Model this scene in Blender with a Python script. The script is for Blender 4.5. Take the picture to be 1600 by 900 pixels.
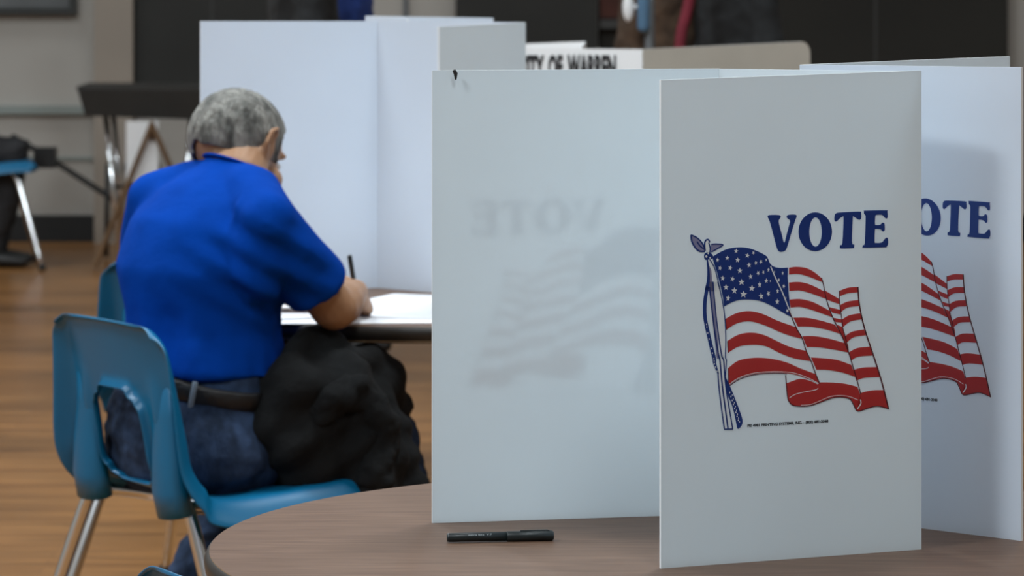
import bpy, bmesh, math, random
from mathutils import Vector, Matrix, noise
for o in list(bpy.data.objects): bpy.data.objects.remove(o)
S = bpy.context.scene
COL = S.collection
V = Vector
R = math.radians
random.seed(4)

# ------------------------------------------------------------------ camera
F = 5700.0          # focal length in pixels (of 1600)
HY = -85.0          # row of the horizon
CZ = 1.46           # camera height
cd = bpy.data.cameras.new('camera'); cam = bpy.data.objects.new('camera', cd); COL.objects.link(cam)
cam.location = (0, 0, CZ); cam.rotation_euler = (R(90), 0, 0)
cd.sensor_width = 36; cd.lens = 36*F/1600; cd.shift_y = (HY-450)/1600
cd.clip_start = 0.05; cd.clip_end = 100
cd.dof.use_dof = True; cd.dof.focus_distance = 4.35; cd.dof.aperture_fstop = 12
S.camera = cam
# ------------------------------------------------------------------ world, lights, exposure
w = bpy.data.worlds.new('world'); S.world = w; w.use_nodes = True
w.node_tree.nodes['Background'].inputs[0].default_value = (.75, .85, 1, 1)
w.node_tree.nodes['Background'].inputs[1].default_value = .3
S.view_settings.view_transform = 'Standard'; S.view_settings.look = 'None'
S.view_settings.gamma = 1; S.view_settings.use_curve_mapping = False
S.view_settings.exposure = -0.16
def area(loc, rot, sx, sy, power, col=(1, 1, 1)):
    d = bpy.data.lights.new('area_light', 'AREA'); d.shape = 'RECTANGLE'; d.size = sx; d.size_y = sy
    d.energy = power; d.color = col
    o = bpy.data.objects.new('area_light', d); COL.objects.link(o); o.location = loc; o.rotation_euler = rot
CEIL = 6.4
LIGHTS = [(x, y) for y in (0.5, 6.5, 12.0, 16.0) for x in (-4.6, 1.2, 6.4)]
for i, (x, y) in enumerate(LIGHTS):
    p = 185
    p *= 1.9 if x < -2 else (.8 if x < 3 else .35)
    if y < 2: p *= 1.3 if x < 3 else 1.1
    elif y > 11: p *= .9
    if y > 11: p *= .42
    area((x, y, CEIL-.12), (0, 0, 0), 1.2, 1.8, p, (.86, .95, 1.0))
area((-2.2, 9.2, 5.9), (R(-8), R(8), 0), 0.4, 0.4, 200, (.86, .94, 1.0))      # lamp over the far tables
area((0.9, 6.6, 6.1), (0, 0, 0), 1.2, 1.2, 150, (.9, .97, 1.0))      # added overhead light to brighten the front boards from behind, no fixture
area((-8.7, 0.0, 3.6), (0, R(-90), 0), 2.2, 8.0, 90, (.75, .87, 1.0))      # added cool side light by the left wall, no windows built

# ------------------------------------------------------------------ helpers
def px(x, y, Y):    # photograph pixel at depth Y
    return V(((x-800)*Y/F, Y, CZ-(y-HY)*Y/F))
def pt(x, y, z):    # photograph pixel on the horizontal plane z
    Y = (CZ-z)*F/(y-HY); return V(((x-800)*Y/F, Y, z))
def xz(x, Y): return (x-800)*Y/F
def zz(y, Y): return CZ-(y-HY)*Y/F

def mat(name, col, rough=.5, metal=0, var=0, scale=8, stretch=(1, 1, 1), bump=0, bscale=60, sheen=0, spec=.5, coat=0, col2=None):
    m = bpy.data.materials.new(name); m.use_nodes = True
    nt = m.node_tree; b = nt.nodes['Principled BSDF']
    b.inputs['Base Color'].default_value = (*col, 1); b.inputs['Roughness'].default_value = rough
    b.inputs['Metallic'].default_value = metal; b.inputs['Specular IOR Level'].default_value = spec
    b.inputs['Sheen Weight'].default_value = sheen; b.inputs['Coat Weight'].default_value = coat
    tc = nt.nodes.new('ShaderNodeTexCoord'); mp = nt.nodes.new('ShaderNodeMapping')
    mp.inputs['Scale'].default_value = stretch
    nt.links.new(tc.outputs['Object'], mp.inputs[0])
    if var or col2:
        n = nt.nodes.new('ShaderNodeTexNoise'); n.inputs['Scale'].default_value = scale; n.inputs['Detail'].default_value = 5
        nt.links.new(mp.outputs[0], n.inputs['Vector'])
        r = nt.nodes.new('ShaderNodeValToRGB'); r.color_ramp.elements[0].position = .35; r.color_ramp.elements[1].position = .65
        c2 = col2 or tuple(min(1, c*(1+var)) for c in col); c1 = col if col2 else tuple(c*(1-var) for c in col)
        r.color_ramp.elements[0].color = (*c1, 1); r.color_ramp.elements[1].color = (*c2, 1)
        nt.links.new(n.outputs['Fac'], r.inputs[0]); nt.links.new(r.outputs[0], b.inputs['Base Color'])
    if bump:
        n = nt.nodes.new('ShaderNodeTexNoise'); n.inputs['Scale'].default_value = bscale; n.inputs['Detail'].default_value = 4
        nt.links.new(mp.outputs[0], n.inputs['Vector'])
        bp = nt.nodes.new('ShaderNodeBump'); bp.inputs['Strength'].default_value = bump; bp.inputs['Distance'].default_value = .01
        nt.links.new(n.outputs['Fac'], bp.inputs['Height']); nt.links.new(bp.outputs[0], b.inputs['Normal'])
    return m

def panel_mat(name, col, trans=.285):
    m = mat(name, col, rough=.38, var=.025, scale=3, spec=.35)
    nt = m.node_tree; b = nt.nodes['Principled BSDF']
    t = nt.nodes.new('ShaderNodeBsdfTranslucent'); t.inputs[0].default_value = (col[0]*1.02, col[1]*1.03, col[2]*1.05, 1)
    mx = nt.nodes.new('ShaderNodeMixShader'); mx.inputs[0].default_value = trans
    nt.links.new(b.outputs[0], mx.inputs[1]); nt.links.new(t.outputs[0], mx.inputs[2])
    nt.links.new(mx.outputs[0], nt.nodes['Material Output'].inputs[0])
    return m

def ink(name, col, tcol, k=.45):
    m = mat(name, col, .45); nt = m.node_tree
    t = nt.nodes.new('ShaderNodeBsdfTranslucent'); t.inputs[0].default_value = (*tcol, 1)
    mx = nt.nodes.new('ShaderNodeMixShader'); mx.inputs[0].default_value = k
    nt.links.new(nt.nodes['Principled BSDF'].outputs[0], mx.inputs[1]); nt.links.new(t.outputs[0], mx.inputs[2])
    nt.links.new(mx.outputs[0], nt.nodes['Material Output'].inputs[0])
    return m

def laminate():
    m = bpy.data.materials.new('brown_laminate'); m.use_nodes = True; nt = m.node_tree; b = nt.nodes['Principled BSDF']
    tc = nt.nodes.new('ShaderNodeTexCoord'); mp = nt.nodes.new('ShaderNodeMapping'); mp.inputs['Scale'].default_value = (3, 34, 3)
    mp.inputs['Rotation'].default_value = (0, 0, R(-6))
    n = nt.nodes.new('ShaderNodeTexNoise'); n.inputs['Scale'].default_value = 3.2; n.inputs['Detail'].default_value = 7; n.inputs['Distortion'].default_value = .6
    r = nt.nodes.new('ShaderNodeValToRGB'); r.color_ramp.elements[0].position = .32; r.color_ramp.elements[1].position = .72
    r.color_ramp.elements[0].color = (.108, .062, .040, 1); r.color_ramp.elements[1].color = (.170, .104, .070, 1)
    nt.links.new(tc.outputs['Object'], mp.inputs[0]); nt.links.new(mp.outputs[0], n.inputs['Vector'])
    nt.links.new(n.outputs['Fac'], r.inputs[0]); nt.links.new(r.outputs[0], b.inputs['Base Color'])
    b.inputs['Roughness'].default_value = .45; b.inputs['Specular IOR Level'].default_value = .22
    return m

def floor_mat():
    m = bpy.data.materials.new('varnished_gym_floor'); m.use_nodes = True; nt = m.node_tree; b = nt.nodes['Principled BSDF']
    N = nt.nodes.new; L = nt.links.new
    tc = N('ShaderNodeTexCoord')
    br = N('ShaderNodeTexBrick'); br.inputs['Scale'].default_value = 1; br.inputs['Mortar Size'].default_value = .0012
    br.inputs['Brick Width'].default_value = 1.1; br.inputs['Row Height'].default_value = .057
    br.inputs['Color1'].default_value = (.34, .158, .050, 1); br.inputs['Color2'].default_value = (.24, .105, .032, 1)
    br.inputs['Mortar'].default_value = (.15, .07, .03, 1); br.offset = .37
    L(tc.outputs['Object'], br.inputs['Vector'])
    mp = N('ShaderNodeMapping'); mp.inputs['Scale'].default_value = (1.2, 16, 1); L(tc.outputs['Object'], mp.inputs[0])
    n = N('ShaderNodeTexNoise'); n.inputs['Scale'].default_value = 2.0; n.inputs['Detail'].default_value = 6; L(mp.outputs[0], n.inputs['Vector'])
    mp2 = N('ShaderNodeMapping'); mp2.inputs['Scale'].default_value = (.8, 1.2, 1); L(tc.outputs['Object'], mp2.inputs[0])
    n2 = N('ShaderNodeTexNoise'); n2.inputs['Scale'].default_value = 1.6; n2.inputs['Detail'].default_value = 3; L(mp2.outputs[0], n2.inputs['Vector'])
    ad = N('ShaderNodeMath'); ad.operation = 'ADD'; L(n.outputs['Fac'], ad.inputs[0]); L(n2.outputs['Fac'], ad.inputs[1])
    r = N('ShaderNodeMapRange'); r.inputs[1].default_value = .7; r.inputs[2].default_value = 1.3; r.inputs[3].default_value = .42; r.inputs[4].default_value = 1.0
    L(ad.outputs[0], r.inputs[0])
    mx = N('ShaderNodeVectorMath'); mx.operation = 'SCALE'; L(br.outputs['Color'], mx.inputs[0]); L(r.outputs[0], mx.inputs['Scale'])
    L(mx.outputs[0], b.inputs['Base Color'])
    b.inputs['Roughness'].default_value = .28; b.inputs['Specular IOR Level'].default_value = .3
    bp = N('ShaderNodeBump'); bp.inputs['Strength'].default_value = .12; bp.inputs['Distance'].default_value = .02; L(n2.outputs['Fac'], bp.inputs['Height']); L(bp.outputs[0], b.inputs['Normal'])
    return m

def emis(name, col, s):
    m = bpy.data.materials.new(name); m.use_nodes = True; b = m.node_tree.nodes['Principled BSDF']
    b.inputs['Base Color'].default_value = (*col, 1); b.inputs['Emission Color'].default_value = (*col, 1); b.inputs['Emission Strength'].default_value = s
    return m

M = dict(
    floor=floor_mat(), lam=laminate(),
    wall=mat('painted_wall', (.36, .34, .31), .75, var=.05, scale=1.2, bump=.05, bscale=40),
    wall_low=mat('painted_wall_low', (.29, .272, .245), .7, var=.06, scale=1.5),
    column=mat('taupe_column', (.27, .23, .19), .7, var=.04, scale=2),
    rail=mat('grey_rail', (.22, .25, .235), .5),
    black_base=mat('black_vinyl', (.008, .009, .010), .6),
    ceiling=mat('ceiling_white', (.6, .6, .6), .9, var=.03),
    dark=mat('dark_partition', (.021, .021, .019), .85, var=.18, scale=1.5),
    dark2=mat('dark_brown_partition', (.014, .013, .010), .85, var=.2, scale=1.2),
    darkred=mat('dark_red_brick', (.05, .014, .009), .85, var=.4, scale=6),
    seam=mat('seam_grey', (.035, .035, .034), .7),
    frame=mat('black_frame', (.012, .014, .013), .45), picture=mat('grey_print', (.085, .09, .092), .35, var=.25, scale=2.4),
    edge=mat('table_edge_vinyl', (.020, .017, .015), .38, var=.1),
    under=mat('particle_board', (.30, .19, .10), .7, var=.15, scale=60),
    chrome=mat('chrome', (.80, .82, .84), .12, 1.0), dmetal=mat('dark_metal', (.03, .03, .03), .4, .6),
    plastic=panel_mat('white_corrugated_plastic', (.80, .875, .915)),
    plastic_cool=panel_mat('white_corrugated_plastic_cool', (.76, .82, .90)),
    edgew=mat('white_plastic_edge', (.86, .90, .93), .4),
    card=mat('beige_cardboard', (.44, .42, .37), .8, var=.04), cardw=mat('white_cardboard', (.74, .75, .76), .8),
    navy=ink('navy_ink', (.001, .024, .165), (.10, .25, .80), .10), red=ink('red_ink', (.42, .014, .016), (.95, .30, .26), .22), white=ink('white_ink', (.80, .86, .90), (.9, .9, .9), .2),
    lilac=mat('lilac_ink', (.20, .21, .36), .45), maroon=mat('maroon_ink', (.075, .008, .016), .45), black=mat('black_ink', (.01, .01, .012), .5),
    shell=mat('blue_chair_plastic', (.0, .115, .245), .36, var=.06, scale=5, bump=.04, bscale=300),
    screw=mat('rivet_steel', (.5, .5, .5), .3, 1),
    shirt=mat('blue_cotton', (.0003, .040, .285), .95, var=.07, scale=14, bump=.25, bscale=26, sheen=.0, spec=.06),
    jeans=mat('dark_denim', (.020, .036, .075), .9, var=.45, scale=26, bump=.3, bscale=90, spec=.2, stretch=(1, 1, .6)),
    seamj=mat('denim_seam', (.05, .08, .14), .9),
    belt=mat('black_leather', (.005, .005, .006), .5, bump=.3, bscale=80), beltloop=mat('pale_denim', (.17, .22, .28), .9),
    skin=mat('skin', (.33, .175, .092), .55, var=.08, scale=18, bump=.08, bscale=120),
    skin2=mat('skin_light', (.5, .3, .2), .55, var=.05, scale=18),
    hair=mat('grey_hair', (.055, .055, .050), .85, scale=46, stretch=(1.0, 1.0, .25), bump=.9, bscale=120, col2=(.24, .235, .215)),
    hairb=mat('dark_hair', (.02, .015, .012), .8, var=.3, scale=50),
    coat=mat('black_coat_cloth', (.006, .0065, .007), .92, var=.35, scale=12, bump=.5, bscale=35, spec=.2),
    paper=mat('white_paper', (.82, .83, .86), .8, var=.02), print_grey=mat('grey_print_ink', (.42, .42, .46), .8),
    pen=mat('black_pen_plastic', (.012, .018, .020), .35), pengrey=mat('pale_pen_print', (.35, .4, .42), .5),
    shoe=mat('black_shoe', (.01, .01, .01), .5), sole=mat('shoe_sole', (.05, .05, .05), .7), eye=mat('eye_white', (.7, .7, .7), .3),
    blackcloth=mat('black_cloth', (.006, .007, .008), .9, var=.3, scale=10), bluecloth=mat('navy_blue_cloth', (.006, .03, .17), .9, var=.2, scale=9),
    browncloth=mat('brown_cloth', (.06, .035, .02), .9, var=.4, scale=18), redcloth=mat('dark_red_cloth', (.16, .012, .025), .8, var=.2),
    trouser=mat('dark_trousers', (.018, .018, .02), .9, var=.2), deskdark=mat('dark_desk_board', (.014, .013, .011), .6, var=.15),
    wood=mat('brown_wood', (.135, .075, .035), .55, var=.2, scale=12, stretch=(1, 1, .2)), bluepaint=mat('pale_blue_paint', (.08, .17, .28), .5),
    greym=mat('grey_metal', (.12, .13, .14), .4, .4), lamp=emis('lamp_diffuser', (.9, .97, 1), 4),
)

def tag(o, label=None, cat=None, group=None, kind=None):
    if label: o['label'] = label
    if cat: o['category'] = cat
    if group: o['group'] = group
    if kind: o['kind'] = kind
    return o
def thing(name, label, cat, loc=(0, 0, 0), rz=0, group=None):
    o = bpy.data.objects.new(name, None); COL.objects.link(o); o.location = loc; o.rotation_euler = (0, 0, rz); o.empty_display_size = .1
    return tag(o, label, cat, group)
def wloc(o):
    l = V(o.location)
    while o.parent: o = o.parent; l += V(o.location)
    return l
def link_mesh(name, me, mats, parent=None, smooth=False):
    """mesh given in world coordinates; unrotated parents only, so the mesh is shifted to its parent's origin"""
    o = bpy.data.objects.new(name, me); COL.objects.link(o)
    for m in (mats if isinstance(mats, (list, tuple)) else [mats]):
        me.materials.append(M[m] if isinstance(m, str) else m)
    if parent is not None:
        o.parent = parent; l = wloc(parent)
        me.transform(Matrix.Translation(-l))
    if smooth:
        for p in me.polygons: p.use_smooth = True
    return o
def obj(name, bm, mats, parent=None, smooth=False, local=False, origin=None):
    me = bpy.data.meshes.new(name); bmesh.ops.recalc_face_normals(bm, faces=bm.faces[:]); bm.to_mesh(me); bm.free()
    if local:
        o = bpy.data.objects.new(name, me); COL.objects.link(o); o.parent = parent
        for m in (mats if isinstance(mats, (list, tuple)) else [mats]): me.materials.append(M[m])
        if smooth:
            for p in me.polygons: p.use_smooth = True
        return o
    o = link_mesh(name, me, mats, parent, smooth)
    if parent is None and origin is not None:
        me.transform(Matrix.Translation(-V(origin))); o.location = origin
    return o
def box(bm, x0, x1, y0, y1, z0, z1, mi=0):
    vs = [bm.verts.new(p) for p in ((x0, y0, z0), (x1, y0, z0), (x1, y1, z0), (x0, y1, z0), (x0, y0, z1), (x1, y0, z1), (x1, y1, z1), (x0, y1, z1))]
    for f in ((0, 3, 2, 1), (4, 5, 6, 7), (0, 1, 5, 4), (1, 2, 6, 5), (2, 3, 7, 6), (3, 0, 4, 7)):
        bm.faces.new([vs[i] for i in f]).material_index = mi
def bbox(*a, **k): bm = bmesh.new(); box(bm, *a, **k); return bm
def loft(bm, pts, rads, side=(1, 0, 0), n=14, cap=True):
    pts = [V(p) for p in pts]; rr = [(r, r) if not isinstance(r, tuple) else r for r in rads]
    if cap:
        t0 = (pts[0]-pts[1]).normalized(); t1 = (pts[-1]-pts[-2]).normalized()
        a, b = rr[0], rr[-1]; ra, rb = min(a), min(b)
        pts = [pts[0]+t0*ra*.85, pts[0]+t0*ra*.55] + pts + [pts[-1]+t1*rb*.55, pts[-1]+t1*rb*.85]
        rr = [(a[0]*.35, a[1]*.35), (a[0]*.8, a[1]*.8)] + rr + [(b[0]*.8, b[1]*.8), (b[0]*.35, b[1]*.35)]
    rings = []; s = V(side)
    for i, p in enumerate(pts):
        t = (pts[min(i+1, len(pts)-1)]-pts[max(i-1, 0)]).normalized()
        sd = s - t*s.dot(t)
        if sd.length < 1e-4: sd = t.orthogonal()
        sd.normalize(); u = t.cross(sd)
        rings.append([bm.verts.new(p + sd*rr[i][0]*math.cos(2*math.pi*k/n) + u*rr[i][1]*math.sin(2*math.pi*k/n)) for k in range(n)])
    for a, b in zip(rings, rings[1:]):
        for k in range(n): bm.faces.new((a[k], a[(k+1) % n], b[(k+1) % n], b[k]))
    bm.faces.new(rings[0][::-1]); bm.faces.new(rings[-1])
def ell(bm, c, r, rot=None, u=20, v=14):
    m = Matrix.Translation(c) @ (rot.to_4x4() if rot else Matrix.Identity(4)) @ Matrix.Diagonal((*r, 1))
    bmesh.ops.create_uvsphere(bm, u_segments=u, v_segments=v, radius=1, matrix=m)
def smooth_path(pts, k=6):
    pts = [V(p) for p in pts]; out = []
    for i in range(len(pts)-1):
        p0 = pts[max(i-1, 0)]; p1 = pts[i]; p2 = pts[i+1]; p3 = pts[min(i+2, len(pts)-1)]
        for j in range(k):
            t = j/k
            out.append(.5*((2*p1)+(p2-p0)*t+(2*p0-5*p1+4*p2-p3)*t*t+(3*p1-p0-3*p2+p3)*t**3))
    return out+[pts[-1]]
def tube(bm, pts, r, n=10, curve=0):
    if curve: pts = smooth_path(pts, curve)
    loft(bm, pts, [r]*len(pts), n=n, cap=False, side=(.3, .2, .9))
def remesh(name, bm, voxel, mats, parent, smooth=4, fn=None):
    me = bpy.data.meshes.new('tmp'); bmesh.ops.recalc_face_normals(bm, faces=bm.faces[:]); bm.to_mesh(me); bm.free()
    o = bpy.data.objects.new('tmp', me); COL.objects.link(o)
    m = o.modifiers.new('r', 'REMESH'); m.mode = 'VOXEL'; m.voxel_size = voxel; m.adaptivity = 0
    s = o.modifiers.new('s', 'SMOOTH'); s.factor = .5; s.iterations = smooth
    dg = bpy.context.evaluated_depsgraph_get(); dg.update()
    me2 = bpy.data.meshes.new_from_object(o.evaluated_get(dg)); me2.name = name
    bpy.data.objects.remove(o)
    if fn:
        bm = bmesh.new(); bm.from_mesh(me2); bm.normal_update()
        dl = [v.normal*fn(v.co, v.normal) for v in bm.verts]
        for v, d in zip(bm.verts, dl): v.co += d
        bm.to_mesh(me2); bm.free()
    me2.materials.clear()
    return link_mesh(name, me2, mats, parent, True)
def wrinkle(amp, f, aniso=(1, 1, 1), seed=0):
    return lambda c, n: amp*noise.fractal(V((c.x*f*aniso[0]+seed, c.y*f*aniso[1], c.z*f*aniso[2])), .9, 2.1, 3)

# ------------------------------------------------------------------ the setting
X0, X1, Y0, Y1 = -9.0, 9.0, -6.0, 18.0
def struct(name, bm, m, label, origin=None):
    return tag(obj(name, bm, m), label, 'structure', kind='structure')
tag(struct('floor', bbox(X0, X1, Y0, Y1, -.1, 0), 'floor', 'varnished brown gymnasium floor of narrow boards'), cat='floor')
tag(struct('ceiling', bbox(X0, X1, Y0, Y1, CEIL, CEIL+.1), 'ceiling', 'plain white ceiling high above the gymnasium'), cat='ceiling')
tag(struct('wall_back', bbox(X0, X1, Y1, Y1+.15, 0, CEIL), 'wall', 'greige painted wall at the far end of the hall'), cat='wall')
tag(struct('wall_left', bbox(X0-.15, X0, Y0, Y1, 0, CEIL), 'wall', 'greige side wall on the left of the hall'), cat='wall')
tag(struct('wall_right', bbox(X1, X1+.15, Y0, Y1, 0, CEIL), 'wall', 'greige side wall on the right of the hall'), cat='wall')
tag(struct('wall_front', bbox(X0, X1, Y0-.15, Y0, 0, CEIL), 'wall', 'greige wall behind the camera'), cat='wall')
yw = Y1
tag(struct('baseboard_back', bbox(X0, X1, yw-.02, yw, 0, .13), 'black_base', 'black vinyl baseboard along the far wall'), cat='baseboard')
tag(struct('trim_1', bbox(X0, xz(150, yw), yw-.035, yw, zz(178, yw), zz(165, yw)), 'rail', 'grey chair rail across the far wall'), cat='trim')
tag(struct('trim_2', bbox(xz(152, yw), xz(212, yw), yw-.14, yw, 0, CEIL), 'column', 'taupe pilaster left of the dark partition'), cat='pilaster')
tag(struct('trim_7', bbox(X0, xz(150, yw), yw-.012, yw, zz(250, yw), zz(245, yw)), 'rail', 'thin raised line on the lower far wall'), cat='trim')
# dark partitions along the far wall
def partition(name, x0, x1, z0, m, label, depth=.10, seams=()):
    t = thing(name, label, 'partition', (xz((x0+x1)/2, yw), yw-.05, 0)); t['kind'] = 'structure'
    xs = [x0, *seams, x1]
    for a, b in zip(xs, xs[1:]):
        obj('panel', bbox(xz(a, yw)+.004, xz(b, yw)-.004, yw-depth, yw, z0, 4.4), m, t)
    for s in seams:
        obj('seam_strip', bbox(xz(s, yw)-.006, xz(s, yw)+.006, yw-depth-.003, yw-depth+.01, z0, 4.4), 'seam', t)
    return t
partition('trim_3', 213, 455, zz(140, yw), 'dark', 'dark grey hanging partition left of the man\'s voting booth', seams=(334,))
partition('trim_4', 711, 934, 0.14, 'dark', 'dark grey partition directly above the CITY OF WARREN sign', seams=())
partition('trim_5', 1206, 1572, 0.14, 'dark2', 'dark brown folding partition at the upper right', seams=(1365,))
tag(struct('trim_6', bbox(xz(634, yw)-.012, xz(634, yw)+.012, yw-.02, yw, 0, CEIL), 'greym', 'thin grey pipe running up the pale wall'), cat='pipe')
# doorway with dark red wall beyond, between the partitions
t = thing('door_1', 'dark doorway with a dull red wall inside and a pale rail', 'doorway', (xz(1070, yw), yw-.04, 0)); t['kind'] = 'structure'
obj('panel', bbox(xz(935, yw), xz(1205, yw), yw-.03, yw, .14, 4.2), 'dark2', t)
obj('red_board', bbox(xz(937, yw), xz(1040, yw), yw-.06, yw-.03, zz(28, yw), 4.0), 'darkred', t)
obj('rail', bbox(xz(937, yw), xz(1100, yw), yw-.09, yw-.03, zz(44, yw), zz(30, yw)), 'seam', t)
# ceiling light fixtures
for (x, y) in LIGHTS:
    t = thing('ceiling_light', 'long white fluorescent ceiling light above the hall', 'ceiling light', (x, y, CEIL-.1), group='ceiling lights')
    obj('housing', bbox(x-.65, x+.65, y-.95, y+.95, CEIL-.09, CEIL), 'ceiling', t)

# ------------------------------------------------------------------ round tables
def round_table(x, y, rad, label):
    t = thing('round_table', label, 'table', (x, y, 0)); zt = .745; n = 128
    prof = [(rad-.020, zt-.034, 'u'), (rad-.006, zt-.030, 0), (rad, zt-.020, 0), (rad+.001, zt-.010, 0), (rad-.002, zt-.003, 0), (rad-.006, zt-.0005, 0)]
    bm = bmesh.new(); c = [(math.cos(2*math.pi*k/n), math.sin(2*math.pi*k/n)) for k in range(n)]
    rings = [[bm.verts.new((x+a*r, y+b*r, z)) for a, b in c] for r, z, _ in prof]
    for a, b in zip(rings, rings[1:]):
        for k in range(n): bm.faces.new((a[k], a[(k+1) % n], b[(k+1) % n], b[k]))
    obj('edge_band', bm, 'edge', t, True)
    bm = bmesh.new()
    ra = [bm.verts.new((x+a*(rad-.005), y+b*(rad-.005), zt)) for a, b in c]; rb = [bm.verts.new((x+a*(rad-.005), y+b*(rad-.005), zt-.030)) for a, b in c]
    bm.faces.new(ra); bm.faces.new(rb[::-1])
    for k in range(n): bm.faces.new((ra[k], rb[k], rb[(k+1) % n], ra[(k+1) % n]))
    o = obj('tabletop', bm, ['lam', 'under'], t)
    for p in o.data.polygons:
        if p.normal.z < .5: p.material_index = 1
    q = rad*.72*.7071
    bm = bmesh.new(); box(bm, x-q, x+q, y-q-.012, y-q+.012, .685, .712); box(bm, x-q, x+q, y+q-.012, y+q+.012, .685, .712); box(bm, x-q-.012, x-q+.012, y-q+.012, y+q-.012, .685, .712); box(bm, x+q-.012, x+q+.012, y-q+.012, y+q-.012, .685, .712); obj('apron_frame', bm, 'dmetal', t)['kind'] = 'stuff'
    for sx in (-1, 1):
        for sy in (-1, 1):
            bm = bmesh.new(); loft(bm, [(x+sx*q, y+sy*q, .69), (x+sx*q*1.06, y+sy*q*1.06, .02)], [.016, .013], n=14, cap=False); l = obj('leg', bm, 'dmetal', t, True)
            bm = bmesh.new(); loft(bm, [(x+sx*q*1.06, y+sy*q*1.06, .025), (x+sx*q*1.06, y+sy*q*1.06, 0)], [.018, .022], n=14, cap=False); obj('foot_glide', bm, 'dmetal', l, True)
    return t
TX, TY, TR = .245, 4.36, .61
round_table(TX, TY, TR, 'round brown laminate table in the foreground carrying the VOTE screens and a pen')
round_table(-.17, 7.455, .61, 'round table the man in blue is writing at')
round_table(.45, 9.6, .76, 'round table behind, carrying the CITY OF WARREN screen')
ZT = .745

# ------------------------------------------------------------------ printed flag artwork (traced in pixels of the front panel)
FTL, FTR, FBR, FBL = (1032, 125), (1437, 110), (1440, 858), (1031, 888)
def uvq(x, y):      # photo pixel on the front panel -> panel fractions (u right, v down)
    u, v = .5, .5
    for _ in range(8):
        lx = FTL[0]+(FBL[0]-FTL[0])*v; rx = FTR[0]+(FBR[0]-FTR[0])*v; u = (x-lx)/(rx-lx)
        ty = FTL[1]+(FTR[1]-FTL[1])*u; by = FBL[1]+(FBR[1]-FBL[1])*u; v = (y-ty)/(by-ty)
    return u, v
def Z(x0, y0, s): return lambda L: [(x0+a/s, y0+b/s) for a, b in L]
zv = Z(1185, 315, 7.619); z7 = Z(1050, 300, 4); z8 = Z(1050, 475, 4); ze = Z(1065, 355, 9); zp = Z(1085, 440, 7.5); zq = Z(1085, 555, 6.92); zb = Z(1200, 540, 6.43); zc = Z(1100, 380, 7.5); zr = Z(1220, 400, 6)
def cr(L, k=5): return [(p.x, p.y) for p in smooth_path([(a, b, 0) for a, b in L], k)]
def band(top, bot): return cr(top) + cr(bot)[::-1]
def closed(L, k=3):
    n = len(L); P = [V((*p, 0)) for p in L]; out = []
    for i in range(n):
        p0, p1, p2, p3 = P[i-1], P[i], P[(i+1) % n], P[(i+2) % n]
        for j in range(k):
            t = j/k; q = .5*((2*p1)+(p2-p0)*t+(2*p0-5*p1+4*p2-p3)*t*t+(3*p1-p0-3*p2+p3)*t**3); out.append((q.x, q.y))
    return out
def stroke(L, wd, smooth=True):     # a line of width wd pixels
    P = cr(L) if smooth else L; A, B = [], []
    for i, p in enumerate(P):
        a = P[max(i-1, 0)]; b = P[min(i+1, len(P)-1)]; dx, dy = b[0]-a[0], b[1]-a[1]; l = math.hypot(dx, dy) or 1
        ww = 1.3*(wd(i/(len(P)-1)) if callable(wd) else wd)
        A.append((p[0]-dy/l*ww/2, p[1]+dx/l*ww/2)); B.append((p[0]+dy/l*ww/2, p[1]-dx/l*ww/2))
    return ('strip', A, B)
ART = []   # (layer, ink, polygon | ring)
def P(layer, ink, poly): ART.append((layer, ink, poly))
# lettering
P(1, 'navy', closed(zv([(75, 185), (90, 160), (210, 160), (228, 185), (205, 225), (215, 290), (242, 390), (270, 490), (300, 385), (325, 290), (338, 225), (300, 190), (315, 158), (405, 155), (417, 180), (400, 225), (350, 390), (300, 555), (270, 590), (235, 598), (205, 588), (182, 545), (140, 385), (97, 230)])))
def oval(cx, cy, rx, ry, n=40, tilt=0): return [(cx+rx*math.cos(2*math.pi*k/n)*math.cos(tilt)-ry*math.sin(2*math.pi*k/n)*math.sin(tilt), cy+ry*math.sin(2*math.pi*k/n)*math.cos(tilt)+rx*math.cos(2*math.pi*k/n)*math.sin(tilt)) for k in range(n)]
O1 = zv(oval(640, 358, 201, 231)); O2 = zv(oval(643, 361, 74, 174))
P(1, 'navy', ('strip', O1+[O1[0]], O2+[O2[0]]))
P(1, 'navy', closed(zv([(870, 165), (890, 137), (950, 127), (1170, 117), (1190, 135), (1192, 195), (1172, 216), (1145, 205), (1100, 178), (1090, 200), (1080, 480), (1108, 510), (1105, 545), (1090, 552), (950, 557), (935, 540), (940, 515), (965, 490), (978, 200), (965, 180), (935, 198), (905, 228), (885, 238), (868, 222)])))
P(1, 'navy', closed(zv([(1225, 115), (1240, 106), (1495, 101), (1508, 115), (1512, 180), (1500, 198), (1480, 193), (1455, 165), (1430, 155), (1375, 158), (1362, 175), (1358, 265), (1375, 278), (1420, 275), (1445, 250), (1465, 252), (1475, 270), (1478, 330), (1465, 352), (1448, 350), (1425, 328), (1368, 325), (1358, 340), (1355, 475), (1372, 490), (1440, 485), (1475, 445), (1500, 428), (1515, 440), (1518, 500), (1500, 535), (1480, 542), (1225, 548), (1210, 535), (1212, 515), (1235, 490), (1245, 200), (1240, 160), (1225, 145)])))
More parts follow.
